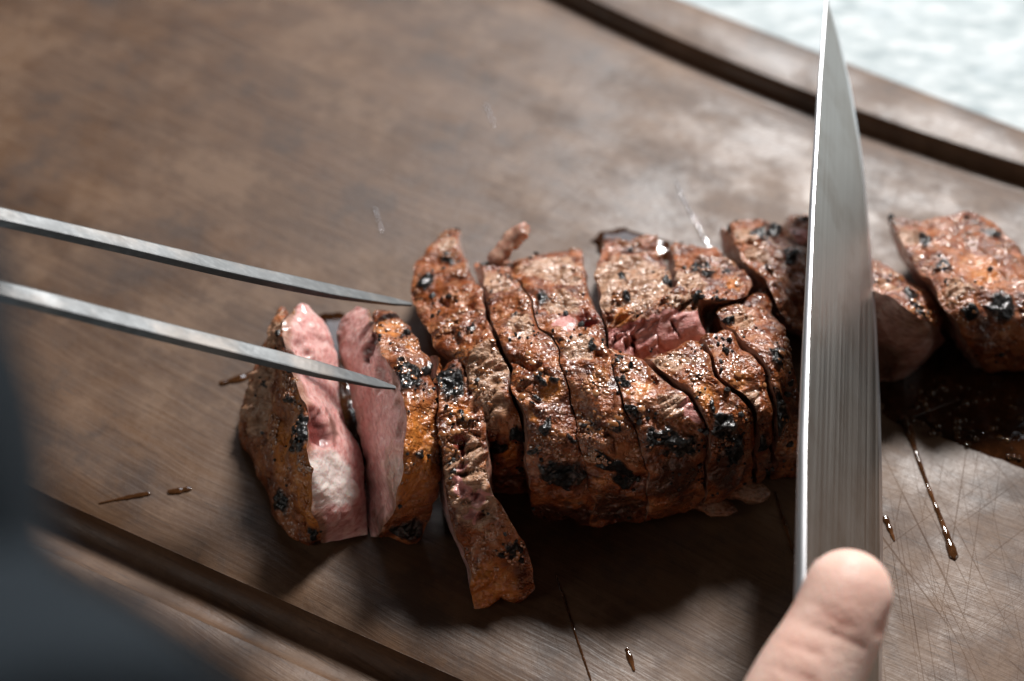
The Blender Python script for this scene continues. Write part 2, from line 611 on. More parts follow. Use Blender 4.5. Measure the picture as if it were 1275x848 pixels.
BA = math.radians(-31.5)
AV = np.array([math.cos(BA), math.sin(BA)])
BV = np.array([-math.sin(BA), math.cos(BA)])


def board_curve(pix, deg=2):
    P = np.array([at(x, y)[:2] for x, y in pix])
    a, b = P @ AV, P @ BV
    co = np.polyfit(a, b, deg)
    lo, hi = a.min() - 0.015, a.max() + 0.015
    d = np.polyder(co)

    def f(x):
        xc = np.clip(x, lo, hi)
        return np.polyval(co, xc) + np.polyval(d, xc) * (x - xc) * 0.7
    return f


g_top = board_curve([(708, 0), (788, 37), (850, 72), (1000, 125), (1150, 180), (1275, 222)])
e_top = board_curve([(860, 0), (1000, 50), (1150, 108), (1275, 157)], 1)
g_bot = board_curve([(110, 672), (200, 716), (300, 758), (400, 803), (500, 850)], 2)
e_bot = board_curve([(100, 738), (178, 786), (280, 848)], 1)

na = 120
A = np.linspace(-0.30, 0.30, na)
GH = 0.0064


def groove_rows(g):
    s = np.array([-1.12, -1.03, -1.0, -0.96, -0.88, -0.75, -0.55, -0.3, 0, 0.3, 0.55, 0.75, 0.88, 0.96, 1.0, 1.03, 1.12])
    z = np.where(np.abs(s) < 1, -0.0062 * np.sqrt(np.clip(1 - s * s, 0, 1)) ** 0.9, 0)
    z = np.where((np.abs(s) >= 1) & (np.abs(s) < 1.1), -0.00025, z)
    return [(g + GH * k, zz) for k, zz in zip(s, z)]


rows = []
eb, et = e_bot(A), e_top(A)
gb, gt = g_bot(A), g_top(A)
eb = np.minimum(eb, gb - 0.012)
et = np.maximum(et, gt + 0.012)
for off, z in ((0.004, -0.030), (0.0012, -0.027), (0, -0.024), (0, -0.004), (0.0006, -0.0018), (0.0018, -0.0005), (0.0035, 0.0)):
    rows.append((eb + off, z))
rows += groove_rows(gb)
for k in np.linspace(0.0, 1.0, 26)[1:-1]:
    rows.append(((gb + 1.12 * GH) * (1 - k) + (gt - 1.12 * GH) * k, 0.0))
i_gt = len(rows)
rows += groove_rows(gt)
for off, z in ((0.0035, 0.0), (0.0018, -0.0005), (0.0006, -0.0018), (0, -0.004), (0, -0.024), (0.0012, -0.027), (0.004, -0.030)):
    rows.append((et - off, z))
NR = len(rows)
V = np.zeros((NR, na, 3))
for r, (b, z) in enumerate(rows):
    V[r, :, 0] = A * AV[0] + b * BV[0]
    V[r, :, 1] = A * AV[1] + b * BV[1]
    V[r, :, 2] = z
F = grid_faces(NR, na)
rr = F[:, 0] // na
in_g = ((rr >= 7 + 2) & (rr < 7 + 14)) | ((rr >= i_gt + 2) & (rr < i_gt + 14))
board = empty('cutting_board', (0, 0, -0.030))
tag(board, 'dark brown wooden carving board with a juice groove along its rim, under the sliced meat', 'cutting board')
ends = []
for c in (0, na - 1):
    ends.append(tuple(r * na + c for r in range(NR)))
mesh_obj('board_top', V.reshape(-1, 3), [tuple(f) for f in F[~in_g]] + ends, WOOD, board)
for lo in (7, i_gt):
    m = (rr >= lo + 2) & (rr < lo + 14)
    sub = F[m]
    used = np.unique(sub)
    re = -np.ones(NR * na, int)
    re[used] = np.arange(len(used))
    mesh_obj('juice_groove', V.reshape(-1, 3)[used], re[sub], WOOD, board)


# ------------------------------------------------------------------ meat
_b = bmesh.new()
bmesh.ops.create_icosphere(_b, subdivisions=2, radius=1)
ICO_V = np.array([v.co[:] for v in _b.verts])
ICO_F = np.array([[v.index for v in f.verts] for f in _b.faces])
_b.free()
MEAT_GROUP = 'slices of grilled meat on the board'


def to3(c):
    return np.array([at(*p) for p in c])


def close_back_front(C, back=True, front=True):
    C = [c for c in C]
    if back and C[0][2] > 0.004:
        a = C[0]
        C = [np.array([a[0], a[1] + 0.001, 0.0003]), np.array([a[0], a[1] + 0.003, a[2] * 0.55])] + C
    if front:
        a = C[-1]
        if a[2] > 0.004:
            C = C + [np.array([a[0], a[1] + 0.003, a[2] * 0.35]), np.array([a[0], a[1] + 0.010, 0.0003])]
        else:
            C = C + [np.array([a[0], a[1] + 0.004, 0.0001])]
    return np.array(C)


def nearest_on(S, PR, x, y):
    d = np.hypot(PR[:, 0] - x, PR[:, 1] - y)
    m = d < max(5.0, d.min() + 1.0)
    k = np.where(m)[0]
    return S[k[np.argmin(PR[k, 2])]]


def meat(name, label, L, R, BL=None, BR=None, marks=(), seed=0, bulge=1.6, rough=1.0, pinkf=None, capL_pink=0.2, capR_pink=0.2,
         tan=0.0, step=0.00042, pepper=40, cap_out=0.0, tilt=0.0, close=(True, True), capmarks=(), fibre=0.0, cat='meat slice', group=MEAT_GROUP):
    L3, R3 = to3(L), to3(R)
    BL3 = None if BL is None else to3(BL)
    BR3 = None if BR is None else to3(BR)
    if BL3 is None: Lc = close_back_front(L3, *close)
    else: Lc = L3
    if BR3 is None: Rc = close_back_front(R3, *close)
    else: Rc = R3
    length = np.linalg.norm(np.diff(Lc, axis=0), axis=1).sum()
    width = np.linalg.norm(spline(Lc, 20) - spline(Rc, 20), axis=1).mean()
    nt = int(np.clip(length / step, 40, 420))
    nu = int(np.clip(width / step, 12, 150))
    CL, CR = spline(Lc, nt), spline(Rc, nt)
    u = np.linspace(0, 1, nu)[None, :, None]
    S = CL[:, None, :] * (1 - u) + CR[:, None, :] * u

    def normals(G):
        du = np.gradient(G, axis=1)
        dv = np.gradient(G, axis=0)
        n = np.cross(du, dv)
        n /= np.linalg.norm(n, axis=2)[:, :, None] + 1e-15
        return n
    cen = np.array([*S.reshape(-1, 3).mean(0)[:2], S[:, :, 2].max() * 0.35])
    N = normals(S)
    if ((S - cen) * N).sum() < 0: N = -N
    # shoulders: the strip swells between its two cut edges
    ub = u[:, :, 0]
    prof = (1 - np.abs(2 * ub - 1) ** 7.0)
    tt = np.linspace(0, 1, nt)[:, None]
    S = S + N * (0.38 * bulge / 1000 * prof * (0.35 + 0.65 * np.sin(math.pi * tt)) + tilt / 1000 * (0.45 - ub) * np.sin(math.pi * tt))[:, :, None]
    N = normals(S)
    if ((S - cen) * N).sum() < 0: N = -N
    flatS = S.reshape(-1, 3)
    flatN = N.reshape(-1, 3)
    # caps
    def cap(C, B, sgn):
        if B is None:
            w = np.linspace(0, 1, nt)[:, None]
            b = C[0] * (1 - w) + C[-1] * w
            b[:, 2] = 0.0003
        else:
            b = spline(B, nt)
        wd = np.linalg.norm(C - b, axis=1).mean()
        ns = int(np.clip(wd / (step * 1.3), 8, 90))
        s = np.linspace(0, 1, ns)[None, :, None]
        G = C[:, None, :] * (1 - s) + b[:, None, :] * s
        n = normals(G)
        c2 = S.reshape(-1, 3).mean(0)
        if ((G - c2) * n).sum() < 0: n = -n
        G = G + n * (cap_out / 1000 * np.sin(math.pi * s[:, :, 0]))[:, :, None]
        return G, n, b
    GL, NL, bL = cap(S[:, 0].copy(), BL3, -1)
    GR, NR_, bR = cap(S[:, -1].copy(), BR3, 1)
    # marks (placed where they sit on the surface, then spread as balls in space)
    def masks(Pts, use):
        M = np.zeros((len(Pts), 4)); M2 = np.zeros((len(Pts), 4))
        PR = project(Pts)
        wob = np.stack([gnoise(Pts * 420, seed + 71), gnoise(Pts * 420, seed + 72), gnoise(Pts * 420, seed + 73)], -1) * 0.0016
        dep = np.zeros(len(Pts))
        for mk in use:
            kind, x, y, r = mk[:4]
            asp = mk[4] if len(mk) > 4 else 1.0      # stretch along the picture's vertical on the surface
            an = math.radians(mk[5]) if len(mk) > 5 else 0.0
            c = nearest_on(Pts, PR, x, y)
            Z = (c - CAM) @ FW
            rm = r * Z / FPX
            d = Pts + wob - c
            e1 = RT * math.cos(an) + UP * math.sin(an)
            e2 = -RT * math.sin(an) + UP * math.cos(an)
            q = np.sqrt((d @ e1) ** 2 + ((d @ e2) / asp) ** 2 + (d @ FW) ** 2 * 0.25) / rm
            v = 1 - smooth(0.55, 1.25, q)
            if kind == 'char': M[:, 0] = np.maximum(M[:, 0], v)
            elif kind == 'pink': M[:, 1] = np.maximum(M[:, 1], v)
            elif kind == 'tan': M[:, 2] = np.maximum(M[:, 2], v)
            elif kind == 'fat': M2[:, 0] = np.maximum(M2[:, 0], v)
            elif kind == 'wet': M2[:, 1] = np.maximum(M2[:, 1], v)  # juice on cut faces; painted shade low on crust fronts
            elif kind == 'pit':
                M2[:, 2] = np.maximum(M2[:, 2], v)
                dep = np.maximum(dep, (1 - smooth(0.4, 1.1, q)) * (mk[6] if len(mk) > 6 else 3.5) / 1000)
            elif kind == 'dent':
                dep = np.maximum(dep, (1 - smooth(0.3, 1.1, q)) * (mk[6] if len(mk) > 6 else 2.0) / 1000)
        M[:, 3] = 1; M2[:, 3] = 1
        return M, M2, dep
    MS, MS2, dS = masks(flatS, marks)
    MS[:, 2] = np.clip(MS[:, 2] + tan, 0, 1)
    if pinkf is not None:
        MS[:, 1] = np.maximum(MS[:, 1], pinkf(flatS + 0.0008 * gnoise(flatS * 300, 5)[:, None]))

    def shake(P):
        """one displacement field for crust and cut faces, so that their rims stay together"""
        v = np.stack([fbm(P * 95, 2, 500 + k * 7) for k in range(3)], -1) * 0.0022
        v += np.stack([gnoise(P * 330, 540 + k) for k in range(3)], -1) * 0.00028
        v[:, 2] *= smooth(0.0, 0.004, P[:, 2])
        return v * rough
    edge = np.broadcast_to(prof, (nt, nu)).reshape(-1)
    edge = 0.25 + 0.75 * smooth(0.0, 0.3, edge)
    hi = 0.00030 * fbm(flatS * 380, 3, seed + 20) + 0.00012 * gnoise(flatS * 1100, seed + 24)
    rid = np.abs(gnoise(flatS * 150 + gnoise(flatS * 300, seed + 31)[:, None] * 0.3, seed + 30))
    crack = -0.0011 * (1 - smooth(0.0, 0.07, rid)) * smooth(0.05, 0.3, gnoise(flatS * 60, seed + 33))
    plates = 0.00028 * np.tanh(5 * gnoise(flatS * np.array([170, 230, 200]), seed + 36))
    fib = 0
    if fibre or tan > 0 or MS[:, 2].max() > 0:
        q = flatS @ np.array([[0.8, 0.6, 0], [-0.6, 0.8, 0], [0, 0, 1]]).T
        fb = gnoise(q * np.array([190, 900, 500]), seed + 50)
        fib = (0.0009 * np.tanh(3 * fb)) * np.maximum(MS[:, 2], fibre)
    soft = 1 - (0.95 if pinkf is not None else 0.5) * MS[:, 1]
    ch = MS[:, 0]
    d = (hi + crack * smooth(.3, .8, edge) + plates) * soft + fib + ch * (0.0009 + 0.0011 * gnoise(flatS * 620, seed + 60)) - dS
    P = flatS + shake(flatS) + flatN * (d * edge * rough)[:, None]
    P[:, 2] = np.maximum(P[:, 2], 0.0002)
    base = np.array([*P[:, :2].mean(0), 0.0])
    root = empty(name, base)
    tag(root, label, cat, group)
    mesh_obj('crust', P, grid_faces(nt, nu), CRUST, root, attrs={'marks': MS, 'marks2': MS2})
    for G, n, b, pk, B in ((GL, NL, bL, capL_pink, BL3), (GR, NR_, bR, capR_pink, BR3)):
        f = G.reshape(-1, 3)
        fn = n.reshape(-1, 3)
        ns = G.shape[1]
        M, M2, dp = masks(f, capmarks if B is not None else ())
        s = np.broadcast_to(np.linspace(0, 1, ns)[None, :], (nt, ns)).reshape(-1)
        M[:, 1] = np.maximum(M[:, 1], pk * smooth(-0.02, 0.26, s))
        e = smooth(0.0, 0.10, s)
        # muscle bundles on the cut face
        bund = 0.00022 * np.tanh(2.5 * gnoise(f * np.array([260, 300, 170]), seed + 80)) + 0.00018 * gnoise(f * 650, seed + 82)
        Pc = f + shake(f) * (1 - 0.75 * smooth(0, .25, s))[:, None] + fn * ((bund - dp) * e)[:, None]
        Pc[:, 2] = np.maximum(Pc[:, 2], 0.0002)
        mesh_obj('cut_face', Pc, grid_faces(nt, ns), FLESH, root, attrs={'marks': M, 'marks2': M2})
    # beads of fat and juice sitting on the crust
    rd = np.random.default_rng(seed + 700)
    up_ = np.where((edge > 0.4) & (flatN[:, 2] > 0.30) & (P[:, 2] > 0.008) & (MS[:, 1] < .3))[0]
    if len(up_) > 50:
        dw = 0.02 + smooth(0.0, 0.4, gnoise(flatS[up_] * 130, seed + 8)) * (1 - 0.6 * MS[up_, 2])
        dw /= dw.sum()
        nd = int(len(up_) * step * step / 1e-6 * 0.24)
        VV, FF = [], []
        for k in rd.choice(up_, min(nd, 420), p=dw):
            rad = rd.uniform(0.00028, 0.00062) if rd.random() < 0.85 else rd.uniform(0.0007, 0.00105)
            nn_ = flatN[k] + rd.normal(size=3) * 0.12
            nn_ /= np.linalg.norm(nn_)
            e1 = np.cross(nn_, [0.3, 0.8, 0.1]); e1 /= np.linalg.norm(e1)
            e2 = np.cross(nn_, e1)
            g = ICO_V * (1 + rd.normal(size=(len(ICO_V), 1)) * 0.05)
            g = rad * (g[:, :1] * e1 * rd.uniform(.8, 1.35) + g[:, 1:2] * e2 + g[:, 2:] * nn_ * 0.34)
            FF.append(ICO_F + len(VV) * len(ICO_V))
            VV.append(g + P[k] - nn_ * rad * 0.08)
        tag(mesh_obj('fat_bead', np.vstack(VV), np.vstack(FF), BEAD, root), kind='stuff')
    # pepper and burnt crumbs stuck to the crust
    if pepper:
        r = np.random.default_rng(seed + 900)
        vis = np.where((edge > 0.3) & (flatN @ (CAM - cen) > 0) & (P[:, 2] > 0.006))[0]
        if len(vis):
            pw = 0.03 + smooth(0.05, 0.45, gnoise(flatS[vis] * 110, seed + 5))
            pw /= pw.sum()
            VV, FF = [], []
            bmx = bmesh.new()
            bmesh.ops.create_icosphere(bmx, subdivisions=1, radius=1)
            iv = np.array([v.co[:] for v in bmx.verts]); iff = [tuple(v.index for v in f.verts) for f in bmx.faces]
            bmx.free()
            for k in r.choice(vis, int(pepper * 1.1), p=pw):
                rad = r.uniform(0.00022, 0.0005) if r.random() < 0.88 else r.uniform(0.0006, 0.0010)
                g = iv * rad * (1 + r.normal(size=(len(iv), 1)) * 0.16) * np.array([1, r.uniform(0.7, 1.2), r.uniform(0.6, 1)])
                o = len(VV) * len(iv)
                VV.append(g + P[k] + flatN[k] * rad * 0.35)
                FF += [tuple(i + o for i in f) for f in iff]
            tag(mesh_obj('pepper_flakes', np.vstack(VV), FF, PEPPER, root, smooth_shade=False), kind='stuff')
    return root, P, flatN


def strip(name, parent, pix, r0, r1, seed, mat=None, flat=0.75, marks=None, n=26):
    """a torn shred of meat"""
    P = spline(to3(pix), n)
    V, F = tube(P, round_radii(n, r0, r1, 0.18), 14, flat)
    V = V + np.stack([gnoise(V * 420, seed + k) for k in range(3)], -1) * 0.0009
    m = np.tile(np.array(marks or (0, 0, 0.8, 1.0)), (len(V), 1))
    z = np.tile(np.array((0, 0, 0, 1.0)), (len(V), 1))
    return mesh_obj(name, V, F, mat or CRUST, parent, attrs={'marks': m, 'marks2': z})


# leftmost slice, fallen to the left, cut face up to the right
meat('meat_slice', 'leftmost slice, its pink cut face facing right with a white fat patch', seed=1,
     L=[(352, 386, 18), (333, 415, 13), (318, 460, 7), (304, 500, 3), (299, 540, .6), (316, 575, .6), (334, 612, .5), (347, 645, .5), (362, 668, .5), (384, 681, .5)],
     R=[(368, 379, 24), (357, 397, 27), (355, 428, 29), (359, 462, 29), (375, 490, 29), (388, 515, 28), (385, 575, 24), (391, 625, 17), (396, 652, 10), (400, 674, 2)],
     BR=[(385, 381, 22), (405, 404, 20), (418, 440, 16), (421, 480, 13), (427, 520, 10), (448, 560, 8), (453, 600, 6), (456, 640, 3), (456, 666, .6)],
     marks=[('char', 370, 535, 17, 2.1, 8), ('char', 387, 668, 7), ('char', 355, 498, 9), ('tan', 318, 490, 34, 1.6), ('tan', 340, 410, 22), ('char', 326, 480, 6), ('fat', 375, 605, 27, 2.4), ('fat', 348, 560, 18, 2.2), ('fat', 390, 650, 16), ('fat', 362, 500, 10, 2), ('char', 347, 620, 6, 3)],
     capR_pink=0.95, cap_out=0.6, bulge=2.6, pepper=26,
     capmarks=[('fat', 415, 595, 30, 1.3, 20), ('fat', 438, 612, 16), ('pit', 402, 530, 14, 2.2, 18, 2.2), ('wet', 418, 528, 10, 2.5), ('dent', 385, 445, 15, 2.5, 30, 1.5)])

meat('meat_slice', 'second slice from the left, lower fork tine stuck into its pink cut face', seed=2,
     L=[(461, 385, 24), (466, 405, 28), (470, 428, 31), (484, 455, 33), (497, 482, 34), (503, 530, 33), (497, 572, 29), (497, 610, 23), (495, 632, 17), (478, 655, 8), (466, 668, 1)],
     R=[(470, 384, 22), (496, 392, 24), (513, 415, 27), (530, 440, 29), (541, 470, 30), (544, 505, 29), (546, 545, 27), (548, 590, 20), (540, 630, 11), (530, 655, 4), (515, 676, .5)],
     BL=[(443, 382, 21), (423, 400, 18), (420, 430, 16), (432, 470, 13), (442, 520, 10), (450, 556, 8), (455, 590, 5), (453, 630, 1), (457, 655, 1), (461, 668, .5)],
     marks=[('char', 509, 464, 20, 1.3), ('char', 536, 456, 8), ('fat', 485, 402, 16, 1.6, -20), ('fat', 522, 570, 32, 2.4), ('char', 523, 564, 6), ('char', 510, 660, 16), ('fat', 512, 425, 8, 2.5, 30)],
     capL_pink=0.9, bulge=2.2, pepper=34,
     capmarks=[('pit', 455, 432, 12, 2.4, -30, 1.8), ('dent', 470, 470, 14, 2.0, -30, 1.6), ('tan', 484, 590, 22, 2.2), ('wet', 470, 650, 22, .7)])

meat('meat_slice', 'narrow torn strip hanging towards the front, with ragged pale top and orange end', seed=3,
     L=[(541, 440, 28), (546, 470, 31), (545, 500, 31), (548, 530, 30), (553, 572, 27), (553, 603, 24), (560, 640, 19), (570, 670, 14), (582, 700, 9), (587, 735, 5), (590, 757, .6)],
     R=[(562, 437, 28), (586, 460, 30), (600, 490, 31), (605, 525, 30), (611, 563, 28), (610, 600, 25), (624, 640, 20), (640, 663, 16), (655, 680, 12), (664, 702, 8), (661, 730, 4), (648, 746, .6)],
     BL=[(535, 445, 20), (538, 500, 12), (545, 560, 8), (546, 600, 5), (552, 640, 3), (565, 670, 2), (578, 700, 1), (586, 735, 1), (589, 757, .5)],
     marks=[('char', 563, 472, 21, 1.1), ('tan', 582, 610, 30, 2.0, 18), ('pink', 572, 606, 12, 1.4, 18), ('pink', 598, 618, 10, .8), ('pink', 588, 650, 12, .8), ('tan', 590, 555, 20), ('pink', 580, 578, 10, .5), ('pit', 576, 548, 10, 1.6, 20, 1.2), ('pink', 590, 625, 14, .7), ('dent', 580, 588, 14, .35, 0, 2.0),
            ('dent', 590, 620, 14, .35, 10, 1.6), ('dent', 596, 650, 14, .35, 0, 1.6), ('char', 634, 685, 9), ('char', 652, 690, 7), ('char', 640, 695, 6), ('fat', 615, 730, 36, .9), ('char', 578, 518, 10, .6), ('fat', 572, 505, 12, 1.5)],
     capL_pink=0.75, bulge=1.8, pepper=22, fibre=0.4)

meat('meat_slice', 'slice with a pale fibrous patch, touched by the tip of the upper fork tine', seed=4,
     L=[(546, 299, 9), (521, 322, 14), (512, 362, 19), (527, 400, 25), (547, 436, 29), (578, 457, 31), (590, 495, 31), (602, 520, 29), (609, 560, 21), (614, 612, .5)],
     R=[(571, 292, 9), (580, 328, 20), (595, 357, 27), (608, 400, 32), (621, 430, 34), (636, 470, 34), (643, 516, 31), (653, 550, 24), (658, 580, 14), (659, 612, .5)],
     marks=[('char', 530, 347, 11, 1.4), ('char', 553, 315, 9, .7), ('tan', 605, 470, 30, 2.2, 8), ('tan', 560, 300, 14), ('char', 569, 417, 6), ('char', 590, 405, 5, 2), ('char', 614, 556, 11), ('char', 640, 540, 9), ('fat', 632, 565, 14),
            ('dent', 580, 375, 10, .6, 0, 2.2), ('dent', 547, 373, 16, .4, -10, 2.0)],
     capL_pink=0.5, bulge=1.8, pepper=40)

eroot, _, _ = meat('meat_slice', 'slice with a shred sticking up at its back and a black charred front corner', seed=5, tilt=0.5,
     L=[(592, 327, 13), (600, 347, 22), (613, 400, 31), (626, 430, 34), (641, 470, 35), (650, 520, 33), (658, 575, 27), (661, 612, 18), (664, 644, 5)],
     R=[(634, 325, 13), (645, 350, 24), (666, 385, 33), (688, 420, 36), (703, 465, 37), (719, 515, 34), (723, 560, 29), (732, 600, 21), (736, 636, 10), (736, 657, 3.5)],
     marks=[('char', 704, 596, 27, .55), ('char', 682, 590, 13), ('wet', 700, 645, 44, .5), ('char', 716, 552, 6), ('char', 668, 566, 7), ('char', 676, 530, 9), ('char', 674, 474, 6), ('char', 671, 488, 5), ('char', 690, 472, 6), ('char', 656, 502, 4), ('fat', 663, 522, 8), ('fat', 690, 480, 16), ('char', 720, 560, 6),  # wet: painted shade along the foot of the front
            ('dent', 655, 447, 26, .25, -15, 2.2), ('dent', 640, 410, 16, .3, 10, 1.6), ('tan', 620, 345, 22), ('tan', 650, 400, 22), ('char', 641, 388, 4)],
     bulge=2.0, pepper=44)
strip('meat_shred', eroot, [(610, 330, 18), (622, 318, 20), (638, 300, 22), (650, 288, 24), (658, 282, 25)], 0.0024, 0.0026, 61, FLESH, 0.8, (0, 0.25, 0.8, 1))

meat('meat_slice', 'slice with a small dark red pit near its back, right of the shred', seed=6, tilt=0.6,
     L=[(636, 327, 14), (648, 351, 24), (668, 386, 33), (690, 421, 36), (704.5, 465, 37), (720.5, 515, 34), (724.5, 560, 29), (733, 600, 21), (737, 636, 10), (737, 657, 3.5)],
     R=[(722, 312, 14), (730, 345, 25), (742, 385, 33), (754, 422, 36), (770, 480, 37), (785, 525, 35), (797, 570, 29), (807, 610, 19), (806, 644, 5)],
     marks=[('pit', 726, 392, 12, 1.3, 0, 4.0), ('pink', 703, 396, 13, 1.0, -30), ('tan', 690, 330, 36, .6), ('tan', 715, 345, 14), ('tan', 720, 430, 18), ('tan', 700, 370, 24), ('char', 762, 583, 27, .35, -14), ('char', 775, 600, 12, .5), ('wet', 772, 635, 40, .7), ('char', 672, 366, 9), ('char', 738, 430, 6), ('char', 760, 530, 8), ('fat', 745, 465, 14), ('char', 778, 600, 16, .6),  # wet: front's lower shade put into the colour
            ('dent', 745, 440, 12, .4, 0, 1.4), ('fat', 741, 529, 5), ('fat', 748, 606, 6)],
     bulge=2.0, pepper=44)

meat('meat_slice', 'broad glistening slice in the middle of the row with dark charring low on its front', seed=7, tilt=0.8,
     L=[(757, 440, 33), (772, 482, 37), (787, 525, 35), (799, 570, 29), (808, 610, 19), (807, 646, 5)],
     R=[(800, 450, 34), (838, 483, 36), (872, 522, 34), (882, 560, 28), (880, 600, 17), (878, 626, 6)],
     marks=[('char', 838, 556, 40, .36, -10), ('char', 812, 545, 9), ('wet', 845, 600, 40, .8), ('char', 790, 506, 8), ('char', 770, 515, 8), ('char', 775, 470, 7), ('tan', 840, 508, 18, 1.0), ('char', 790, 458, 5), ('pink', 857, 510, 6, 3, 35), ('fat', 800, 480, 14), ('dent', 820, 470, 14, .4, -40, 1.4)],  # wet: shade painted below the charred streak
     bulge=2.2, pepper=44)

hroot, _, _ = meat('meat_slice', 'glistening slice in front of the pink crack with torn flaps at its foot', seed=8, tilt=1.2,
     L=[(806, 450, 34), (842, 480, 36), (875, 520, 34), (884, 560, 28), (882, 600, 17), (880, 626, 6)],
     R=[(868, 430, 34), (895, 470, 36), (927, 498, 33), (939, 530, 28), (942, 570, 18), (938, 600, 7)],
     marks=[('char', 906, 532, 17, 1.2), ('char', 917, 562, 14, 1.6), ('wet', 910, 585, 26, 1.2), ('char', 886, 500, 6), ('char', 897, 510, 8), ('tan', 835, 450, 24, .5), ('fat', 875, 490, 14), ('char', 879, 432, 4)],  # wet: shade painted on the lower front
     bulge=2.2, pepper=44)
strip('torn_flap', hroot, [(830, 590, 8), (860, 610, 5), (890, 628, 3), (918, 634, 2)], 0.0050, 0.0022, 62, CRUST, 0.5, (0.1, 0, 0.5, 1))
strip('torn_flap', hroot, [(880, 585, 9), (905, 600, 7), (935, 612, 5), (957, 613, 3)], 0.0045, 0.0024, 63, CRUST, 0.6, (0, 0, 0.6, 1))

meat('meat_slice', 'thin slice between the pink crack and the shaded slice beside the knife', seed=9, tilt=1.1,
     L=[(872, 430, 34), (899, 469, 36), (931, 496, 33), (943, 530, 28), (946, 570, 18), (942, 598, 7)],
     R=[(905, 412, 34), (927, 437, 35), (946, 461, 34), (959, 511, 29), (961, 560, 20), (955, 592, 7)],
     marks=[('char', 945, 555, 9, 1.8), ('fat', 925, 470, 10), ('tan', 930, 500, 16)],
     bulge=1.8, pepper=24)

meat('meat_slice', 'end slice of the row in the shade of the knife blade', seed=10, tilt=1.2,
     L=[(893, 392, 31), (909, 412, 34), (930, 437, 35), (949, 461, 34), (962, 511, 29), (966, 560, 20), (960, 597, .5)],
     R=[(950, 362, 22), (968, 392, 29), (984, 430, 31), (998, 480, 28), (1005, 530, 20), (1004, 575, 6), (1001, 592, .5)],
     marks=[('char', 972, 445, 12), ('char', 965, 520, 16, 1.6), ('char', 910, 395, 7, .6), ('tan', 925, 395, 18), ('fat', 985, 560, 12)],
     bulge=2.2, pepper=30)


def front_of(px, py, z, soft=0.0012):
    yy = at(px, py, z)[1]
    return lambda P: smooth(0, soft, yy - P[:, 1])


meat('meat_chunk', 'pale fibrous chunk at the back with a pink cut front, beside the dark pit', seed=11, cat='meat chunk',
     L=[(752, 303, 14), (744, 330, 23), (748, 365, 31), (752, 388, 33), (754, 397, 32), (758, 442, 28)],
     R=[(815, 300, 14), (828, 325, 24), (836, 352, 31), (822, 392, 35), (820, 399, 34), (816, 444, 28)],
     pinkf=front_of(785, 397, 33.5), marks=[('tan', 785, 345, 60), ('pit', 787, 420, 3.5, 6, 0, 2.5), ('pit', 762, 418, 3.0, 5, 0, 2.0), ('char', 770, 343, 5), ('char', 786, 367, 5), ('char', 828, 348, 7), ('fat', 775, 385, 12), ('dent', 778, 420, 3, 5, 0, 2.0), ('dent', 800, 365, 20, .3, -20, 1.6), ('dent', 775, 330, 22, .3, 20, 1.4)],
     fibre=0.9, bulge=1.6, pepper=16, close=(True, True))

meat('meat_chunk', 'tan crusted chunk at the back above the widest pink crack', seed=12, tilt=0.8, cat='meat chunk',
     L=[(836, 308, 14), (840, 330, 26), (842, 352, 33), (822, 376, 36), (818, 383, 35), (808, 430, 29)],
     R=[(885, 311, 14), (918, 333, 24), (936, 362, 29), (905, 372, 34), (874, 376, 36), (882, 426, 29)],
     pinkf=front_of(845, 381, 36), marks=[('tan', 860, 345, 26), ('pit', 842, 402, 3.0, 6, 20, 2.0), ('char', 868, 328, 13, .6), ('char', 876, 367, 8), ('char', 887, 340, 8), ('tan', 850, 372, 22, .5), ('fat', 915, 350, 14), ('char', 905, 390, 10, .5)],
     fibre=0.4, bulge=1.6, pepper=22)

meat('meat_chunk', 'chunk just left of the blade with an orange rimmed dark pink side', seed=13, cat='meat chunk',
     L=[(898, 284, 18), (914, 302, 23), (938, 335, 26), (960, 368, 27), (985, 398, 24), (1000, 414, 18)],
     R=[(912, 273, 16), (945, 276, 19), (980, 291, 21), (1010, 320, 21), (1022, 360, 18), (1020, 395, 12)],
     BL=[(894, 292, 12), (903, 325, 5), (925, 352, 3), (946, 372, 1.5), (972, 405, 1), (998, 420, .5)],
     marks=[('char', 945, 285, 12, .6), ('char', 985, 312, 12), ('tan', 925, 290, 16), ('char', 955, 330, 6), ('tan', 950, 312, 16), ('char', 965, 282, 10)],
     capL_pink=0.55, capmarks=[('tan', 905, 300, 14, 2)], bulge=1.6, pepper=18)

meat('meat_chunk', 'small dark red chunk poking out behind the knife blade', seed=14, cat='meat chunk',
     L=[(977, 271, 10), (978, 284, 15), (986, 305, 15), (995, 325, 8)], R=[(1008, 266, 10), (1018, 282, 15), (1022, 305, 15), (1022, 325, 8)],
     marks=[('char', 1000, 268, 10), ('pink', 988, 288, 18)], bulge=1.6, pepper=6)

meat('meat_chunk', 'chunk just right of the knife blade with a red brown cut side and peppery rim', seed=15, cat='meat chunk',
     L=[(1070, 318, 14), (1098, 326, 16), (1125, 343, 18), (1152, 362, 16), (1176, 393, 10)],
     R=[(1066, 352, 22), (1095, 365, 25), (1128, 388, 25), (1155, 403, 21), (1171, 410, 12)],
     BR=[(1066, 478, .5), (1098, 476, .5), (1122, 472, .5), (1148, 455, .5), (1168, 426, .5)],
     marks=[('char', 1148, 383, 12), ('char', 1133, 366, 9), ('tan', 1110, 352, 16), ('fat', 1165, 400, 10)],
     capR_pink=0.35, capmarks=[('wet', 1100, 455, 26)], cap_out=2.0, bulge=1.5, pepper=22)  # wet mark darkens this cut side, standing in for its shade

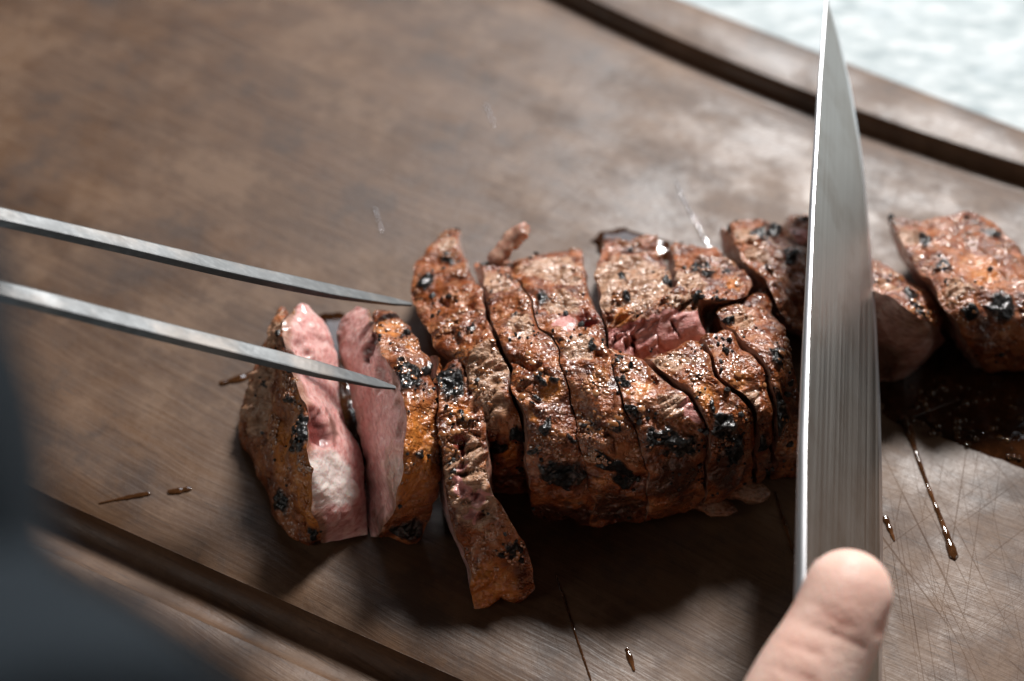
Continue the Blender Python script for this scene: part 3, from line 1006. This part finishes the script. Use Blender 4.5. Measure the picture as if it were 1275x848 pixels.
meat('meat_chunk', 'glossy crusted chunk cut off by the right edge of the photo', seed=16, cat='meat chunk',
     L=[(1106, 270, 14), (1130, 318, 21), (1158, 352, 25), (1174, 378, 26), (1196, 410, 22), (1210, 440, 11), (1222, 458, .5)],
     R=[(1208, 266, 13), (1246, 285, 16), (1270, 312, 19), (1292, 350, 23), (1318, 400, 21), (1325, 440, 9), (1318, 466, .5)],
     BL=[(1104, 275, 8), (1121, 322, 4), (1150, 362, 2), (1170, 390, 1), (1188, 425, 1), (1206, 450, .5), (1221, 459, .5)],
     marks=[('char', 1232, 285, 15, .7), ('char', 1250, 378, 18, .9), ('char', 1170, 327, 9), ('char', 1112, 272, 9), ('tan', 1135, 290, 18), ('char', 1215, 392, 9), ('char', 1150, 295, 10), ('fat', 1225, 330, 26), ('char', 1200, 398, 7), ('tan', 1195, 355, 18)],
     capL_pink=0.4, bulge=6.0, pepper=40)

# ------------------------------------------------------------------ juices on the board
def puddle(name, pix, label, cat, mat, thick=0.0006, seed=0, rings=10, group=None):
    C = to3([(x, y, 0) for x, y in pix])
    C = spline(np.vstack([C, C[:1]]), 160)[:-1]
    C[:, :2] += np.stack([gnoise(C * 260, seed), gnoise(C * 260, seed + 1)], -1) * 0.0016
    cen = C.mean(0)
    V = []
    for k in range(rings):
        f = 1 - k / rings
        z = thick * (1 - f ** 6) + 0.00004
        q = cen + (C - cen) * f
        q[:, 2] = z
        V.append(q)
    V = np.vstack(V)
    n = len(C)
    F = [tuple(f) for f in grid_faces(rings, n, True)]
    V = np.vstack([V, [[cen[0], cen[1], thick]]])
    F += [(len(V) - 1, (rings - 1) * n + k, (rings - 1) * n + (k + 1) % n) for k in range(n)]
    root = empty(name, (cen[0], cen[1], 0))
    tag(root, label, cat, group)
    mesh_obj('juice', V, F, mat, root)
    return root


pool = puddle('juice_puddle', [(1085, 440), (1095, 500), (1112, 525), (1140, 522), (1165, 538), (1200, 556), (1240, 570), (1290, 586), (1320, 560), (1310, 450), (1230, 425), (1150, 425)],
              'dark glossy puddle of meat juice with bubbles under the right hand pieces', 'juice', JUICE, seed=3)
bmx = bmesh.new(); bmesh.ops.create_icosphere(bmx, subdivisions=2, radius=1)
iv = np.array([v.co[:] for v in bmx.verts]); iff = [tuple(v.index for v in f.verts) for f in bmx.faces]; bmx.free()
VV, FF = [], []
for k in range(80):
    x = random.uniform(1125, 1285)
    y = 470 + 60 * random.random() + (x - 1125) * 0.30 * random.random() + random.uniform(-6, 22) * (x > 1160)
    if y > 528 + (x - 1125) * 0.36: y = 528 + (x - 1125) * 0.33 - random.uniform(0, 6)
    r = random.choice([0.0003, 0.0004, 0.0005, 0.0006, 0.0008, 0.0011])
    c = at(x, y, 0.6)
    FF += [tuple(i + len(VV) * len(iv) for i in f) for f in iff]
    VV.append(iv * np.array([r, r, r * 0.8]) + c)
tag(mesh_obj('bubble', np.vstack(VV), FF, BUBBLE, pool), kind='stuff')

puddle('juice_puddle', [(398, 392), (425, 390), (438, 420), (440, 480), (450, 540), (462, 600), (440, 600), (425, 560), (410, 480), (402, 430)],
       'brown juice lying in the gap between the two leftmost slices', 'juice', JUICE, 0.0012, seed=21)


def drip(name, pix, radii, label, cat='juice drip', mat=None, flat=0.45, beads=0, seed=0):
    n = 40
    P = spline(to3([(x, y, 0.15) for x, y in pix]), n)
    r = np.interp(np.linspace(0, 1, n), np.linspace(0, 1, len(radii)), radii) / 1000
    r = r * (1 + 0.35 * gnoise(P * 700, seed))
    t = np.linspace(0, 1, n)
    e = np.minimum(t, 1 - t) / 0.06
    r = np.abs(r) * np.sqrt(np.clip(1 - (1 - np.clip(e, 0, 1)) ** 2, 0.001, 1))
    V, F = tube(P, r, 10, flat)
    V[:, 2] = np.maximum(V[:, 2], 0.00003)
    o = mesh_obj(name, V, F, mat or DRIP)
    tag(o, label, cat)
    return o


drip('juice_drip', [(1122, 516), (1130, 530), (1141, 565), (1158, 612), (1175, 655), (1183, 678), (1189, 698)], [1.5, 1.3, .7, .55, .5, .55, .6, 1.0, 1.5],
     'long thin brown drip running from the big puddle towards the front', seed=1)
drip('juice_drip', [(1101, 642), (1107, 656), (1114, 674)], [.9, .7, .25], 'short brown juice drip beside the right edge of the blade', seed=2)
drip('juice_drip', [(966, 612), (972, 635), (979, 658), (986, 680), (992, 694)], [.25, .3, .35, .6, .4, .7, .3], 'beaded juice trickle left of the knife spine near the finger', seed=3)
drip('juice_drip', [(692, 715), (705, 755), (720, 800), (737, 850)], [.2, .22, .25, .22], 'hair thin golden juice trickle in the shadow in front of the row', seed=4)
drip('juice_drip', [(780, 806), (784, 818), (790, 836)], [.5, .7, .3], 'little drop of juice in the shadow left of the finger', seed=5)
drip('juice_drip', [(272, 478), (292, 473), (315, 466), (340, 455)], [.8, 1.1, 1.2, 1.0], 'brown smear of glaze running under the leftmost slice', seed=6, flat=.25)
drip('juice_drip', [(122, 627), (145, 622), (165, 618), (188, 614)], [.25, .3, .8, .6], 'faint brown juice mark farther from the meat, near the front groove', seed=7, flat=.3)
drip('juice_drip', [(208, 613), (222, 611), (239, 608)], [.7, .9, .6], 'small brown juice drop between the faint mark and the leftmost slice', seed=8, flat=.35)
drip('juice_drip', [(840, 222), (852, 250), (868, 280), (887, 314)], [.2, .3, .35, .45], 'pale shining wet streak on the board behind the tan chunk', seed=9, flat=.35)
drip('juice_drip', [(604, 128), (610, 142), (616, 158)], [.2, .3, .15], 'pale wet fleck on the board farthest behind the meat', seed=10, flat=.35)
drip('juice_drip', [(466, 258), (471, 272), (476, 290)], [.3, .15, .3], 'pale wet fleck on the board just behind the upper fork tine', seed=11, flat=.35)
puddle('juice_puddle', [(735, 300), (752, 288), (775, 284), (800, 292), (830, 300), (838, 318), (810, 330), (760, 330)], 'small dark wet puddle glinting behind the pale fibrous chunk', 'juice', JUICE, 0.0012, seed=9)


# ------------------------------------------------------------------ carving fork
def bar(path, w, th, bevel=0.25):
    """flat bar: rounded-rectangle section swept along a path, width w(t) in the level plane, thickness th(t)"""
    P = np.asarray(path, float)
    T = np.gradient(P, axis=0); T /= np.linalg.norm(T, axis=1)[:, None]
    S = np.cross(T, [0, 0, 1.0]); S /= np.linalg.norm(S, axis=1)[:, None]
    N = np.cross(S, T)
    b = bevel
    sec = np.array([(-1 + b, -1), (1 - b, -1), (1 - b * .3, -1 + b * .3), (1, -1 + b), (1, 1 - b), (1 - b * .3, 1 - b * .3), (1 - b, 1), (-1 + b, 1), (-1 + b * .3, 1 - b * .3), (-1, 1 - b), (-1, -1 + b), (-1 + b * .3, -1 + b * .3)])
    V = P[:, None, :] + w[:, None, None] * sec[None, :, 0, None] * S[:, None, :] + th[:, None, None] * sec[None, :, 1, None] * N[:, None, :]
    n = len(sec)
    F = [tuple(f) for f in grid_faces(len(P), n, True)] + [tuple(range(n))[::-1], tuple((len(P) - 1) * n + k for k in range(n))]
    return V.reshape(-1, 3), F


fork = empty('carving_fork', at(-330, 250, 50))
tag(fork, 'two pronged steel carving fork reaching in from the left to hold the meat', 'fork')
n = 60
tw = np.interp(np.linspace(0, 1, n), [0, .55, .8, .95, 1], [.0021, .0021, .0020, .0013, .0004])
th = np.interp(np.linspace(0, 1, n), [0, .7, 1], [.0011, .0010, .0003])
U3 = [at(-60, 255, 84), at(0, 270, 79), at(150, 304, 65), at(300, 339, 50), at(420, 364, 37), at(512, 379, 26)]
L3 = [at(-60, 346, 86), at(0, 362, 81), at(150, 400, 68), at(300, 437, 54), at(400, 461, 45), at(492, 483, 35)]
for C in (U3, L3):
    V, F = bar(spline(C, n), tw, th)
    o = mesh_obj('tine', V, F, FORK, fork, smooth_shade=False)
# the two tines meet in a yoke, then shank and handle, left of the picture
j = (U3[0] + L3[0]) / 2 + np.array([-0.030, 0.003, 0.003])
for C in (U3, L3):
    a = C[0]; d = (C[0] - C[1]); d /= np.linalg.norm(d)
    V, F = bar(spline([a + d * -0.0005, a + d * .010, a * .35 + j * .65 + d * .004, j], 16), np.full(16, .0021), np.full(16, .0011))
    mesh_obj('yoke', V, F, FORK, fork, smooth_shade=False)
V, F = tube(spline([j + [0.002, 0, 0], j + [-0.05, .010, .004], j + [-0.09, .018, .010]], 20), np.full(20, .0034), 12)
mesh_obj('shank', V, F, FORK, fork)
V, F = tube(spline([j + [-0.088, .0178, .0098], j + [-0.15, .03, .020], j + [-0.20, .04, .028]], 24), round_radii(24, .009, .011, .1), 16)
mesh_obj('handle', V, F, HANDLE, fork)

# ------------------------------------------------------------------ chef's knife
S0 = at(1029, -4, 56)                  # tip, on the spine
S1 = at(996, 735, 48)
sd = (S1 - S0); slen = np.linalg.norm(sd); sd /= slen
E_ref = at(1096, 600, 17)              # a point of the cutting edge
nb = np.cross(sd, E_ref - S0); nb /= np.linalg.norm(nb)
if nb[2] < 0: nb = -nb                 # blade normal, up and to the right


def on_blade(px, py):
    d = FW + RT * ((px - 637.5) / FPX) - UP * ((py - 424.0) / FPX)
    t = ((S0 - CAM) @ nb) / (d @ nb)
    return CAM + d * t


wd = np.cross(sd, nb)
if wd @ (E_ref - S0) < 0: wd = -wd     # across the blade, spine to edge
edge_px = [(1029.5, -3), (1045, 45), (1060, 110), (1074, 195), (1084, 300), (1091, 400), (1096, 500), (1098.5, 600), (1099.5, 700), (1099, 780), (1098, 850)]
EP = np.array([on_blade(*p) for p in edge_px])
ea, ew = (EP - S0) @ sd, (EP - S0) @ wd
spine_px = [(1029, -4), (1020, 105), (1011, 250), (1003.5, 420), (998.5, 560), (996, 735)]
SP = np.array([on_blade(*p) for p in spine_px])
sa, sw = (SP - S0) @ sd, (SP - S0) @ wd
BLEN = slen + 0.045                    # heel lies under the hand, below the picture
na_ = 90
aa = np.linspace(0.0006, BLEN, na_)
w_edge = np.interp(aa, np.append(ea, BLEN), np.append(ew, ew[-1]))
w_sp = np.interp(aa, np.append(sa, BLEN), np.append(sw, sw[-1]))
w_edge = np.maximum(w_edge, w_sp + 0.0003)
ht = np.interp(aa, [0, .05, slen, BLEN], [.00022, .00055, .0011, .0012])   # half thickness at the spine
knife = empty('chef_knife', S0 + sd * BLEN)
tag(knife, 'steel chef knife, its broad tapering blade held point away between the meat pieces', 'knife')
bev = 0.0026
secs = [0.0, 0.06, 0.3, 0.6, 1.0]


def blade_part(lo, hi, ts, sides=(1, -1)):
    VV, FF = [], []
    for sgn in sides:
        G = []
        for f in ts:
            w = lo + (hi - lo) * f
            fr = np.clip((w - w_sp) / (w_edge - w_sp), 0, 1)
            bv = np.clip((w_edge - w) / np.minimum(bev, (w_edge - w_sp) * .3), 0, 1)
            t = ht * (1 - 0.72 * fr) * bv
            G.append(S0 + sd * aa[:, None] + wd * w[:, None] + nb * (sgn * t)[:, None])
        G = np.stack(G, 1)
        o = sum(len(v) for v in VV)
        VV.append(G.reshape(-1, 3))
        FF.append(grid_faces(na_, len(ts)) + o)
    VV = np.vstack(VV)
    gr = np.ones((len(VV), 4))
    gr[:, 0], gr[:, 1], gr[:, 2] = (VV - S0) @ wd, (VV - S0) @ sd, 0
    return VV, np.vstack(FF), gr


w_bev = w_edge - np.minimum(bev, (w_edge - w_sp) * .3)
V, F, gr = blade_part(w_sp, w_bev, np.linspace(0, 1, 14))
mesh_obj('blade', V, F, BLADE, knife, attrs={'grain': gr})
V, F, gr = blade_part(w_bev, w_edge, np.linspace(0, 1, 5))
mesh_obj('cutting_edge', V, F, EDGE, knife)
# spine: the flat back of the blade, slightly crowned
G = []
for f, c in ((-1, 0), (-.7, -.00018), (0, -.00028), (.7, -.00018), (1, 0)):
    G.append(S0 + sd * aa[:, None] + wd * (w_sp + c)[:, None] + nb * (ht * f)[:, None])
G = np.stack(G, 1)
mesh_obj('spine', G.reshape(-1, 3), grid_faces(na_, 5), EDGE, knife)
# handle, below the picture
hc = S0 + sd * (BLEN + .001) + wd * (w_sp[-1] + 0.010)
for s in (1, -1):
    C = spline([hc + nb * s * .005 - sd * .004, hc + sd * .03 + nb * s * .0055 + wd * .002, hc + sd * .075 + nb * s * .0055, hc + sd * .112 + nb * s * .005 + wd * .004], 30)
    V, F = tube(C, round_radii(30, .0105, .0115, .1), 16, 0.5, up=nb)
    mesh_obj('handle_scale', V, F, HANDLE, knife)
V, F = tube(np.array([hc - sd * .010, hc - sd * .004, hc + sd * .004]), np.array([.004, .0105, .0108]), 14, .6, up=nb)
mesh_obj('bolster', V, F, BLADE, knife)
for k in (.03, .06, .09):
    V, F = tube(np.array([hc + sd * k + nb * -.0115, hc + sd * k + nb * .0115]), np.array([.0028, .0028]), 12, 1, up=sd)
    mesh_obj('rivet', V, F, FORK, knife)


# ------------------------------------------------------------------ hand on the knife
def capsule_chain(pts, rad, n=40, flat=1.0, up=(0, 0, 1)):
    P = spline(pts, n)
    s0 = np.concatenate([[0], np.cumsum(np.linalg.norm(np.diff(np.asarray(pts), axis=0), axis=1))])
    s = np.concatenate([[0], np.cumsum(np.linalg.norm(np.diff(P, axis=0), axis=1))])
    r = np.interp(s / s[-1], s0 / s0[-1], rad)
    # hemispherical ends
    d0, d1 = s, s[-1] - s
    for d, re in ((d0, rad[0]), (d1, rad[-1])):
        m = d < re
        r[m] = np.minimum(r[m], np.sqrt(np.clip(re ** 2 - (re - d[m]) ** 2, 1e-9, None)) * r[m] / re)
    return tube(P, r, 24, flat, up)


ZT = (S1 - CAM) @ FW
def tp(px, py, dz=0.0):
    return at_depth(px, py, ZT - 0.004 + dz)


thumb = [tp(1066, 688, .005), tp(1060, 722, .002), tp(1049, 760, .000), tp(1030, 802, -.001), tp(1002, 852, -.003), tp(958, 935, -.004), tp(905, 1040, -.002), tp(860, 1150, .004)]
k_ = ZT / FPX
t_rad = [54 * k_, 59 * k_, 61 * k_, 64 * k_, 69 * k_, 71 * k_, 82 * k_, 100 * k_]
chains = [(thumb, t_rad, 0.92, nb)]
# palm and wrist on the left of the handle, fingers curled round under it
pc = hc + sd * .050
palm_c = pc - wd * .022 + nb * .006 + np.array([-.014, 0, .004])
wrist = palm_c + sd * .060 + np.array([-.030, -.010, .004])
chains.append(([thumb[-2], thumb[-1], palm_c * .5 + wrist * .5], [.013, .015, .020], 1, (0, 0, 1)))
for k, (o, l) in enumerate(((.016, 1.0), (.036, 1.08), (.056, 1.02), (.075, .85))):
    base = hc + sd * o
    kn = base - wd * .020 + nb * .004 + np.array([-.010, 0, .002])
    r = (.0098, .0094, .0084, .0074) if k < 3 else (.0085, .0080, .0072, .0064)
    f = [kn + sd * .02, kn, base - nb * .019 * l - wd * .008, base - nb * .020 * l + wd * .014, base - nb * .006 + wd * .023 * l, base + nb * .008 + wd * .017 * l]
    chains.append((f, (r[0] * 1.25, r[0] * 1.1, r[0], r[1], r[2], r[3]), 1, (0.3, 0.9, 0.2)))
    chains.append(([kn, palm_c + sd * (o - .045) * .5, wrist], [.0105, .0135, .016], 1, (0, 0, 1)))
chains.append(([palm_c - sd * .02, palm_c + sd * .02, wrist], [.018, .022, .020], 1, (0, 0, 1)))
chains.append(([wrist - sd * .01, wrist, wrist + np.array([-.03, -.06, -.006]), wrist + np.array([-.08, -.19, -.008])], [.021, .021, .025, .036], .82, (0, 0, 1)))
bmh = bmesh.new()
for pts, rad, fl, up in chains:
    V, F = capsule_chain(pts, rad, 44, fl, up)
    vs_ = [bmh.verts.new(v) for v in V]
    for f in F:
        try: bmh.faces.new([vs_[i] for i in f])
        except ValueError: pass
bmesh.ops.recalc_face_normals(bmh, faces=bmh.faces)
me = bpy.data.meshes.new('hand_raw')
bmh.to_mesh(me); bmh.free()
tmp = bpy.data.objects.new('hand_raw', me)
COL.objects.link(tmp)
md = tmp.modifiers.new('Remesh', 'REMESH'); md.mode = 'VOXEL'; md.voxel_size = 0.0008
ms = tmp.modifiers.new('Smooth', 'SMOOTH'); ms.factor = .5; ms.iterations = 30
dg = bpy.context.evaluated_depsgraph_get()
ev = bpy.data.meshes.new_from_object(tmp.evaluated_get(dg))
HV = np.zeros(len(ev.vertices) * 3); ev.vertices.foreach_get('co', HV); HV = HV.reshape(-1, 3)
HF = [tuple(p.vertices) for p in ev.polygons]
bpy.data.objects.remove(tmp); bpy.data.meshes.remove(me); bpy.data.meshes.remove(ev)
# creases across the thumb joint
pr = project(HV)
flush = np.zeros((len(HV), 4)); flush[:, 3] = 1
for (x0, y0, x1, y1, w, dp, fl) in ((1022, 762, 1054, 779, 6.0, .0002, .5), (985, 768, 1040, 790, 5.0, .00025, .2), (1000, 748, 1030, 757, 4, .00025, .25), (1040, 790, 1075, 806, 4.0, .00025, .3), (965, 795, 1020, 815, 5.0, .00025, .2), (950, 825, 1010, 848, 6, .00025, .2), (1062, 730, 1090, 740, 14, 0.0, .30), (1050, 700, 1095, 712, 12, 0.0, .35), (1098, 786, 1112, 760, 8, .0006, .8), (1066, 800, 1072, 806, 4, 0.0, .35)):
    a0, a1 = np.array([x0, y0]), np.array([x1, y1])
    q = pr[:, :2] - a0
    tt_ = np.clip((q @ (a1 - a0)) / ((a1 - a0) @ (a1 - a0)), 0, 1)
    dd = np.linalg.norm(q - tt_[:, None] * (a1 - a0), axis=1)
    m = np.exp(-(dd / w) ** 2) * (pr[:, 2] < ZT + .003)
    HV -= (np.array([0.3, -.4, .86]) * dp)[None, :] * m[:, None]
    flush[:, 0] = np.maximum(flush[:, 0], m * fl)
hand = mesh_obj('hand', HV, HF, SKIN, attrs={'marks': flush})
tag(hand, 'bare hand gripping the knife, one rounded fingertip pressed on the steel', 'hand')
# thumb nail on the far side of the tip
G = []
ax = thumb[1] - thumb[2]; ax /= np.linalg.norm(ax)
nn = np.array([-.75, .62, .1]); nn -= ax * (nn @ ax); nn /= np.linalg.norm(nn)
ss = np.cross(ax, nn)
for i in np.linspace(-1, 1, 13):
    for q in np.linspace(0, 1, 11):
        a_ = i * .95
        rr_ = .0085
        G.append(thumb[1] - ax * .009 + ax * (q * .0105 - .0010 * i * i * q) + rr_ * (math.cos(a_) * nn + math.sin(a_) * ss) * (1 - .12 * q * q))
mesh_obj('thumb_nail', np.array(G), grid_faces(13, 11), NAIL, hand)

# ------------------------------------------------------------------ dark cloth close to the lens
ZC = 0.100
path = [at_depth(-560, 190, ZC + .02), at_depth(-445, 360, ZC + .008), at_depth(-358, 540, ZC), at_depth(-352, 700, ZC), at_depth(-345, 860, ZC - .003), at_depth(-290, 1010, ZC - .007), at_depth(-100, 1250, ZC - .014)]
n = 70
P = spline(path, n)
r = np.interp(np.linspace(0, 1, n), [0, .15, .5, .8, 1], [.018, .0222, .0226, .0235, .025])
V, F = tube(P, r, 48)
V = V + np.stack([fbm(V * np.array([30, 30, 90]), 2, 300 + k) for k in range(3)], -1) * .003
cl = mesh_obj('dark_cloth', V, F, CLOTH)
tag(cl, 'dark slate blue cloth, far out of focus, filling the lower left corner', 'cloth')
